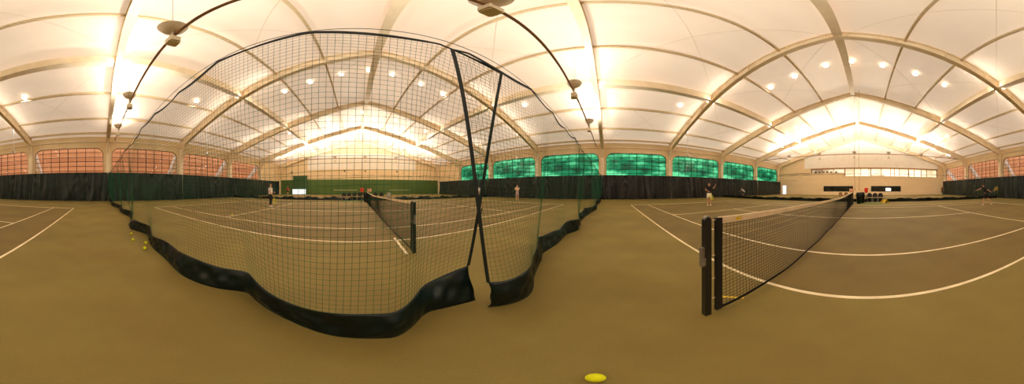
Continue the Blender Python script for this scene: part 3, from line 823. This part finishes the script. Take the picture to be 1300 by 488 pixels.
chair(at(493, Y1 + .1), Y1, PI - .3, 'grey chair right of the far end of the netted court\'s net', None, M['grey'])
cooler(at(459.6, 16.6), 16.6, 'red drink cooler on a black stand left of the netted court\'s net')
bin_(at(464.5, 16.1), 16.1, 'black waste bin with liner at the far post of the netted court')
b = MB(); x = at(450, 16.9); b.box(x - 1.3, x + 1.45, 16.35, 17.0, .001, .02); tag(b.build('floor_mat', M['lime']), 'green floor mat in front of the black chairs on the netted court', 'mat')
G = 'black chairs by the far end of the open court'
Y2 = -15.1
def at2(p, y): return math.tan((p - 450) / 206.9) * y
for i, (p, lab) in enumerate(((1104, 'black chair nearest the red cooler at the far end of the open court'), (1111, 'middle black chair right of the red cooler on the open court'), (1118, 'black chair next to the yellow sign on the open court'))):
    chair(at2(p, Y2), Y2, random.uniform(-.05, .05), lab, G)
for p, lab in ((1067, 'chair beyond the far divider net, left of the open court\'s net'), (1074, 'chair beyond the far divider net, close behind the open court\'s net')):
    chair(at2(p, -18.5), -18.5, .1, lab, None, M['brown'])
cooler(at2(1099.6, -14.6), -14.6, 'red drink cooler on a black stand beside the open court\'s chairs')
bin_(at2(1090.5, -14.2), -14.2, 'black waste bin with bulging liner at the far post of the open court')
bin_(at2(1094.5, -15.1), -15.1, 'black waste bin close by the red cooler of the open court')
b = MB(); b.box(at2(1120, -14), at2(1090, -14), -14.6, -13.95, .001, .02); tag(b.build('floor_mat', M['lime']), 'green floor mat in front of the open court\'s black chairs', 'mat')
x = at2(1124, -15.3)
r = empty('floor_sign', (x, -15.2, 0), 'yellow folding floor sign lying tilted right of the open court\'s chairs', 'sign', rz=.5)
b = MB(); b.beam((-.3, -.12, .02), (.1, 0, .3), .5, .03); b.build('front_panel', M['yellow'], r)
b = MB(); b.beam((.14, 0, .3), (.42, .1, .02), .5, .03); b.build('rear_panel', M['yellow'], r)
# cords and towels at the net ends
for x, y, lab in ((at2(1085, -15.6), -15.6, 'left hanging pull cord above the far end of the open court\'s net'), (at2(1090.5, -15.6), -15.6, 'right hanging pull cord above the far end of the open court\'s net'), (at(460, 17.9), 17.9, 'thin pull cord hanging above the red cooler of the netted court')):
    b = MB(); b.tube([(x, y, roof_z(x) - .05), (x + .02, y, 6), (x - .02, y, 1.3)], .014, 5); b.tube([(x - .02, y, 1.32), (x - .02, y, 1.15)], .03, 8)
    tag(b.build('pull_cord', M['pipe']), lab, 'cord')
for x, y, lab in ((1.5, 16.3, 'peach towel on a hook stand behind the far post of the netted court'), (1.3, -14.2, 'peach towel on a hook stand behind the far post of the open court')):
    r = empty('towel_stand', (x, y, 0), lab, 'towel stand')
    b = MB(); b.tube([(0, 0, 0), (0, 0, 1.3)], .014, 8); b.lathe([(0, 0), (.18, 0), (.18, .02), (0, .03)], 16); b.tube([(-.22, 0, 1.3), (.22, 0, 1.3)], .012, 8); b.build('stand', M['grey'], r)
    b = MB(); n_ = 12; vs = []
    for i in range(n_ + 1):
        xx = -.2 + .4 * i / n_; w = .012 * math.sin(i * 1.9)
        vs += [(xx, .03 + w, 1.05), (xx, .018, 1.3), (xx, 0, 1.318), (xx, -.018, 1.3), (xx, -.03 + w, 1.0)]
    b.add(vs, [(5 * i + k, 5 * i + 5 + k, 5 * i + 6 + k, 5 * i + 1 + k) for i in range(n_) for k in range(4)]); b.build('towel', M['peach'], r, smooth=True)
# white low panel before the green box
r = empty('white_screen_panel', (-12.45, G1 - 1.0, 0), 'bright white low panel standing before the dark green boxing', 'panel')
b = MB(); b.box(-1.6, 1.6, -.03, .03, .04, 1.22); b.build('board', M['glow'], r)  # overexposed white put in as emission, the board is no lamp
for s in (-1, 1):
    b = MB(); b.box(s * 1.3 - .04, s * 1.3 + .04, -.25, .25, 0, .04); b.build('foot', M['grey'], r)
# little speakers on the back wall
for xx in (-14.6, -2.2, 2.4, 9.6):
    b = MB(); b.box(-.14, .14, -.2, 0, 0, .3); o = b.build('wall_speaker', M['black']); o.location = (xx, G1 - (.0 if xx < -11 else .0), 5.1)
    tag(o, 'small black wall speaker ' + {-14.6: 'above the dark green boxing', -2.2: 'under the painted uplight glow, left one', 2.4: 'under the painted uplight glow, middle one', 9.6: 'under the painted uplight glow, right one'}[xx], 'speaker')

# ------------------------------------------------------------------ people
def skin_mesh(name, nodes, edges, m, parent, root=0, sub=1):
    """nodes: (x,y,z,r); grown with a Skin modifier and baked to plain geometry"""
    me = bpy.data.meshes.new(name); me.from_pydata([n_[:3] for n_ in nodes], edges, [])
    o = bpy.data.objects.new(name, me); COL.objects.link(o)
    md = o.modifiers.new('skin', 'SKIN'); md.use_smooth_shade = True
    sd = o.modifiers.new('sub', 'SUBSURF'); sd.levels = sub; sd.render_levels = sub
    sk = me.skin_vertices[0].data
    for i, n_ in enumerate(nodes):
        rr = n_[3]; sk[i].radius = rr if isinstance(rr, tuple) else (rr, rr); sk[i].use_root = (i == root)
    dg = bpy.context.evaluated_depsgraph_get(); dg.update()
    ev = o.evaluated_get(dg); nm = bpy.data.meshes.new_from_object(ev); nm.name = name
    bpy.data.objects.remove(o); bpy.data.meshes.remove(me)
    nm.materials.clear(); nm.materials.append(m)
    for p in nm.polygons: p.use_smooth = True
    ob = bpy.data.objects.new(name, nm); COL.objects.link(ob); ob.parent = parent
    return ob
SKIN = mat('skin_tone', rgb(205, 150, 115), .6); SKIN2 = mat('skin_tone_pale', rgb(225, 185, 150), .6)
HAIRB = mat('brown_hair', rgb(70, 40, 25), .7); HAIRG = mat('grey_hair', rgb(120, 100, 80), .7)
EYE = mat('eye_dark', rgb(30, 20, 15), .3); LIP = mat('lip', rgb(160, 80, 70), .5)
def cloth(r_, g_, b_): return mat('cloth', rgb(r_, g_, b_), .8, None, 8)
def lerp(a, b_, t): return tuple(a[i] + (b_[i] - a[i]) * t for i in range(3))
def person(loc, face, lab, hgt, joints, shirt, bottoms, shoes, hair, skin=SKIN, long_pants=False, short_sleeve=True, hairlong=False):
    s = hgt / 1.75
    root = empty('person', (loc[0], loc[1], 0), lab, 'person', None, math.atan2(-face[0], face[1]))
    root.scale = (s, s, s)
    J = dict(pelvis=(0, 0, .96), spine=(0, 0, 1.12), chest=(0, 0, 1.33), neck=(0, 0, 1.49), head=(0, .02, 1.62),
             shL=(-.19, 0, 1.43), elL=(-.25, -.02, 1.14), wrL=(-.25, .08, .9), shR=(.19, 0, 1.43), elR=(.25, -.02, 1.14), wrR=(.25, .08, .9),
             hiL=(-.1, 0, .92), knL=(-.11, .03, .5), anL=(-.11, -.01, .09), hiR=(.1, 0, .92), knR=(.11, .03, .5), anR=(.11, -.01, .09))
    J.update(joints)
    V = lambda k: Vector(J[k])
    up = (V('head') - V('neck')).normalized()
    htop = V('head') + up * .09
    N = []; E = []; idx = {}
    def nd(k, p, r): idx[k] = len(N); N.append((p[0], p[1], p[2], r)); return idx[k]
    def ed(a, b_): E.append((idx[a], idx[b_]))
    nd('pelvis', V('pelvis'), (.15, .11)); nd('spine', V('spine'), (.13, .1)); nd('chest', V('chest'), (.16, .11)); nd('neck', V('neck'), .055)
    ed('pelvis', 'spine'); ed('spine', 'chest'); ed('chest', 'neck')
    nd('jaw', V('neck') + up * .06 + Vector((0, .015, 0)), .06); nd('head', V('head'), .088); nd('crown', htop, .07); ed('neck', 'jaw'); ed('jaw', 'head'); ed('head', 'crown')
    for sd in 'LR':
        sh, el, wr = V('sh' + sd), V('el' + sd), V('wr' + sd)
        nd('sh' + sd, sh, .06); nd('el' + sd, el, .043); nd('wr' + sd, wr, .028); d = (wr - el).normalized()
        nd('palm' + sd, wr + d * .06, .033)
        ed('chest', 'sh' + sd); ed('sh' + sd, 'el' + sd); ed('el' + sd, 'wr' + sd); ed('wr' + sd, 'palm' + sd)
        side = d.cross(Vector((0, 0, 1)));  side = side.normalized() if side.length > .1 else Vector((1, 0, 0))
        perp = side.cross(d)
        for q in range(4):
            L = (.07, .085, .08, .065)[q]; o0 = wr + d * .095 + side * (-.027 + .018 * q)
            nd('f%d%s' % (q, sd), o0, .009); nd('g%d%s' % (q, sd), o0 + d * L * .6 + perp * .01, .008); nd('h%d%s' % (q, sd), o0 + d * L + perp * .03, .006)
            ed('palm' + sd, 'f%d%s' % (q, sd)); ed('f%d%s' % (q, sd), 'g%d%s' % (q, sd)); ed('g%d%s' % (q, sd), 'h%d%s' % (q, sd))
        nd('t' + sd, wr + d * .05 + side * -.045, .01); nd('u' + sd, wr + d * .085 + side * -.06 + perp * .015, .008); ed('palm' + sd, 't' + sd); ed('t' + sd, 'u' + sd)
        hi, kn, an = V('hi' + sd), V('kn' + sd), V('an' + sd)
        nd('hi' + sd, hi + Vector((0, 0, -.05)), .088); nd('kn' + sd, kn, .058); nd('cf' + sd, kn + (an - kn) * .35 + Vector((0, -.02, 0)), .057); nd('an' + sd, an, .038)
        nd('toe' + sd, an + Vector((0, .15, -.05)), .035)
        ed('pelvis', 'hi' + sd); ed('hi' + sd, 'kn' + sd); ed('kn' + sd, 'cf' + sd); ed('cf' + sd, 'an' + sd); ed('an' + sd, 'toe' + sd)
    skin_mesh('body', N, E, skin, root)
    # shirt
    n2 = [(*(V('pelvis') - (V('spine') - V('pelvis')) * .95), (.175, .15)), (*V('spine'), (.168, .145)), (*V('chest'), (.2, .165)), (*(V('neck') - up * .03), (.085, .08))]; e2 = [(0, 1), (1, 2), (2, 3)]
    for sd in 'LR':
        sh, el, wr = V('sh' + sd), V('el' + sd), V('wr' + sd); i = len(n2)
        end = lerp(sh, el, .7) if short_sleeve else lerp(el, wr, .85)
        n2.append((*sh, .085))
        if short_sleeve: n2.append((*end, .062)); e2 += [(2, i), (i, i + 1)]
        else: n2 += [(*el, .056), (*end, .042)]; e2 += [(2, i), (i, i + 1), (i + 1, i + 2)]
    skin_mesh('shirt', n2, e2, shirt, root)
    n3 = [(*V('pelvis'), (.165, .14)), (*lerp(V('pelvis'), V('spine'),   .8), (.17, .148))]; e3 = [(0, 1)]
    for sd in 'LR':
        hi, kn, an = V('hi' + sd), V('kn' + sd), V('an' + sd); i = len(n3)
        n3.append((*lerp(hi, kn, .34), (.105, .105)))
        if long_pants: n3 += [(*kn, .075), (*lerp(kn, an, .85), .055)]; e3 += [(0, i), (i, i + 1), (i + 1, i + 2)]
        else: n3.append((*lerp(hi, kn, .85), .092)); e3 += [(0, i), (i, i + 1)]
    skin_mesh('trousers' if long_pants else 'shorts', n3, e3, bottoms, root)
    for sd in 'LR':
        an = V('an' + sd)
        skin_mesh('shoe', [(*(an + Vector((0, -.04, -.035))), .045), (*(an + Vector((0, .06, -.045))), .045), (*(an + Vector((0, .16, -.052))), .038), (*(an + Vector((0, 0, .03))), .045)], [(0, 1), (1, 2), (0, 3)], shoes, root)
    hd = V('head')
    b = MB(); nl, na = 9, 18; vs = []
    for a_ in range(nl + 1):
        th = a_ / nl
        for k in range(na):
            an = 2 * PI * k / na; front = max(0, math.sin(an))
            drop = (.62 - .34 * front ** .6 + (.28 if hairlong and front < .2 else 0)) * PI * th
            rr = .104 * (1.02 + .04 * math.sin(5 * an + a_)); zz = math.cos(drop)
            if drop > PI * .62: zz = math.cos(PI * .62) - (drop - PI * .62) * 1.6; w = math.sin(PI * .62) * .9
            else: w = math.sin(drop)
            vs.append(hd + Vector((rr * .93 * w * math.cos(an), rr * w * math.sin(an) - .012, .028 + rr * 1.08 * zz)))
    b.add(vs, [(a_ * na + k, a_ * na + (k + 1) % na, (a_ + 1) * na + (k + 1) % na, (a_ + 1) * na + k) for a_ in range(nl) for k in range(na)])
    b.build('hair', hair, root, smooth=True, solid=.008)
    for sx in (-1, 1):
        b = MB(); c = hd + Vector((sx * .032, .083, .008)); b.lathe([(0, -.011), (.009, -.006), (.012, 0), (.009, .006), (0, .011)], 8, c); b.build('eye', EYE, root)
    b = MB(); c = hd + Vector((0, .095, -.025)); b.add([c + Vector((-.012, -.012, -.01)), c + Vector((.012, -.012, -.01)), c + Vector((0, .014, -.008)), c + Vector((0, -.01, .04))], [(0, 1, 2), (0, 2, 3), (1, 3, 2), (0, 3, 1)]); b.build('nose', skin, root)
    b = MB(); c = hd + Vector((0, .083, -.055)); b.box(c.x - .022, c.x + .022, c.y - .01, c.y + .004, c.z - .005, c.z + .005); b.build('mouth', LIP, root)
    for sx in (-1, 1):
        b = MB(); c = hd + Vector((sx * .088, 0, -.005)); b.lathe([(0, -.03), (.013, -.015), (.016, 0), (.013, .02), (0, .03)], 8, c); b.build('ear', skin, root)
    root.update_tag()
    return root, J, s
YR = mat('yellow_frame', rgb(222, 212, 50), .5)
def racket(loc, d, nrm, lab, m=YR):
    """handle end at loc, pointing along d"""
    r = empty('tennis_racket', loc, lab, 'racket')
    d = Vector(d).normalized(); nrm = Vector(nrm); nrm = (nrm - d * nrm.dot(d)).normalized(); sd = d.cross(nrm)
    b = MB(); b.tube([Vector((0, 0, 0)) - d * .06, d * .14], .016, 8); b.build('grip', M['black'], r)
    b = MB(); c = d * .5
    b.tube([c + d * (.17 * math.cos(t)) + sd * (.13 * math.sin(t)) for t in [2 * PI * i / 24 for i in range(25)]], .012, 6)
    b.tube([d * .14, d * .24 + sd * .01, c - d * .13 + sd * .08], .01, 6); b.tube([d * .14, d * .24 - sd * .01, c - d * .13 - sd * .08], .01, 6); b.build('frame', m, r)
    b = MB(); Ls = []
    for i in range(-6, 7):
        o_ = i * .02; w = .17 * math.sqrt(max(0, 1 - (o_ / .13) ** 2)); b.tube([c + sd * o_ - d * w, c + sd * o_ + d * w], .0022, 4)
    for i in range(-8, 9):
        o_ = i * .02; w = .13 * math.sqrt(max(0, 1 - (o_ / .17) ** 2)); b.tube([c + d * o_ - sd * w, c + d * o_ + sd * w], .0022, 4)
    b.build('strings', m, r)
    return r
def world_pt(p, root, s):
    a = root.rotation_euler[2]; x, y, z = [q * s for q in p]
    return Vector((root.location.x + x * math.cos(a) - y * math.sin(a), root.location.y + x * math.sin(a) + y * math.cos(a), z))
def dirv(d, root):
    a = root.rotation_euler[2]; return Vector((d[0] * math.cos(a) - d[1] * math.sin(a), d[0] * math.sin(a) + d[1] * math.cos(a), d[2]))
def hold(pr, side, d, nrm, lab, m=YR):
    root, J, s = pr; el = Vector(J['el' + side]); wr = Vector(J['wr' + side]); palm = wr + (wr - el).normalized() * .09
    return racket(world_pt(palm, root, s), dirv(Vector(d), root), dirv(Vector(nrm), root), lab, m)
def pos(x, d): a = (x - 450) / 206.9; return (d * math.sin(a), d * math.cos(a))
W = cloth(238, 228, 215); K = cloth(22, 20, 22); DK = cloth(38, 20, 22); RD = cloth(200, 30, 35); TAN = cloth(215, 180, 150); WHS = cloth(240, 235, 225); MAR = cloth(110, 45, 35)
p = person(pos(343.3, 11.6), (1, .15), 'person in a white top and dark trousers standing behind the divider netting', 1.66,
           dict(elR=(.27, .02, 1.15), wrR=(.24, .22, 1.02), elL=(-.25, .05, 1.16), wrL=(-.15, .25, 1.1)), W, DK, WHS, HAIRG, long_pants=True)
hold(p, 'R', (0, .25, -1), (1, 0, 0), 'yellow racket pointing down from the hand of the person in white and dark trousers')
p = person(pos(365.3, 34.5), (.5, -1), 'person in a red shirt standing far off by the green wall', 1.8, {}, RD, K, K, HAIRG, SKIN2)
p = person(pos(656.6, 18.2), (-.9, -.3), 'person in pale pink clothes standing before the right wall drapes behind the netting', 1.74,
           dict(elL=(-.24, .1, 1.18), wrL=(-.08, .26, 1.2), elR=(.25, .08, 1.18), wrR=(.08, .27, 1.2)), TAN, cloth(190, 160, 165), WHS, HAIRB, SKIN2)
p = person(pos(608.4, 27.5), (-1, -.2), 'person in white seen through the gap between the two black net straps', 1.7, {}, W, TAN, WHS, HAIRG, SKIN2)
p = person(pos(900.3, 12.7), (-.9, .45), 'person in a black shirt and white shorts with one hand raised', 1.78,
           dict(elR=(.3, .12, 1.2), wrR=(.1, .28, 1.1), elL=(-.33, .15, 1.3), wrL=(-.42, .2, 1.5)), K, cloth(250, 245, 215), WHS, HAIRB, hairlong=True)
hold(p, 'R', (-.25, .35, -.75), (.2, 1, 0), 'yellow racket held low by the person in black shirt and white shorts')
p = person(pos(943.8, 26.5), (.73, .68), 'person in white crouching far off before the right wall drapes', 1.74,
           dict(pelvis=(0, -.12, .86), spine=(0, -.02, 1.0), chest=(0, .14, 1.16), neck=(0, .27, 1.28), head=(0, .36, 1.38), shL=(-.19, .2, 1.24), shR=(.19, .2, 1.24), elL=(-.24, .35, 1.0), wrL=(-.15, .55, .9), elR=(.24, .35, 1.0), wrR=(.15, .55, .9),
                hiL=(-.1, -.1, .82), hiR=(.1, -.1, .82), knL=(-.2, .12, .48), knR=(.2, .12, .48), anL=(-.24, -.02, .09), anR=(.24, -.02, .09)), W, K, WHS, HAIRB)
p = person(pos(1196.3, 35.2), (.6, .9), 'person in dark red clothes beside the corner of the block wall', 1.82, {}, MAR, DK, K, HAIRB, long_pants=True)
p = person(pos(1250.5, 13.1), (.75, -.66), 'person in black lunging with one arm stretched out on the open court', 1.74,
           dict(pelvis=(0, -.06, .9), spine=(0, -.03, 1.08), chest=(0, .04, 1.28), neck=(0, .1, 1.43), head=(0, .14, 1.56), shL=(-.17, .12, 1.38), shR=(.17, -.02, 1.36),
                elL=(-.2, .4, 1.3), wrL=(-.16, .66, 1.2), elR=(.28, -.26, 1.22), wrR=(.28, -.46, 1.08),
                hiL=(-.1, -.05, .87), hiR=(.1, -.08, .87), knL=(-.11, .14, .5), anL=(-.11, .12, .09), knR=(.13, -.24, .5), anR=(.14, -.58, .13)), K, K, WHS, HAIRB)
hold(p, 'R', (.1, -.8, .6), (1, 0, .2), 'yellow racket swung back by the lunging person in black', mat('gold_frame', rgb(220, 180, 70), .5))

# ------------------------------------------------------------------ light
world = bpy.data.worlds.new('world'); scene.world = world; world.use_nodes = True
bg = world.node_tree.nodes['Background']; bg.inputs[0].default_value = (.85, .93, 1, 1); bg.inputs[1].default_value = 2.0
def area(name, loc, rot, sx, sy, e, col):
    ld = bpy.data.lights.new(name, 'AREA'); ld.shape = 'RECTANGLE'; ld.size = sx; ld.size_y = sy; ld.energy = e; ld.color = col
    o = bpy.data.objects.new(name, ld); COL.objects.link(o); o.location = loc; o.rotation_euler = rot
    return o
WARM = (1, .935, .86)
for k, Y in enumerate(COLS):
    for s in (1, -1):
        xa, xb = HX + s * 6.5, HX + s * 17.0
        xm = (xa + xb) / 2; zm = (rafter_bottom(xa) + rafter_bottom(xb)) / 2 + .12
        sl = math.atan2(rafter_bottom(xb) - rafter_bottom(xa), xb - xa)
        for side in (1, -1):
            if (k == 0 and side > 0) or (k == 8 and side < 0): continue
            y = Y - .25 if k == 0 else (Y + .25 if k == 8 else Y)
            d = Vector((0, side * .93, .36))                     # light leaves up and away from the web
            xax = Vector((math.cos(sl), 0, math.sin(sl))); z_ = -(d - xax * d.dot(xax)).normalized(); y_ = z_.cross(xax)
            mt = Matrix((xax, y_, z_)).transposed().to_4x4()
            ld = bpy.data.lights.new('rafter_strip_light', 'AREA'); ld.shape = 'RECTANGLE'; ld.size = 10.5; ld.size_y = .12; ld.energy = 85; ld.color = WARM
            o = bpy.data.objects.new('rafter_strip_light', ld); COL.objects.link(o)
            mt.translation = Vector((xm, y + side * .26, zm)); o.matrix_world = mt
# gallery ceiling lamps
for x in (-12, -6, 0, 7): area('gallery_light', (x, G2 - 2, 5.95), (0, 0, 0), 4, 2.4, 150, (1, .9, .75))
# outside sun for the brick wall
sd = bpy.data.lights.new('sun', 'SUN'); sd.energy = 4.2; sd.color = (1, .95, .85); sd.angle = .02
so = bpy.data.objects.new('sun', sd); COL.objects.link(so); so.rotation_euler = Vector((-.62, .15, -1)).to_track_quat('-Z', 'Y').to_euler()

scene.view_settings.view_transform = 'Standard'; scene.view_settings.look = 'None'; scene.view_settings.exposure = 0
scene.cycles.use_denoising = True
scene.cycles.max_bounces = 10; scene.cycles.diffuse_bounces = 5; scene.cycles.transparent_max_bounces = 8
scene.cycles.sample_clamp_indirect = 8
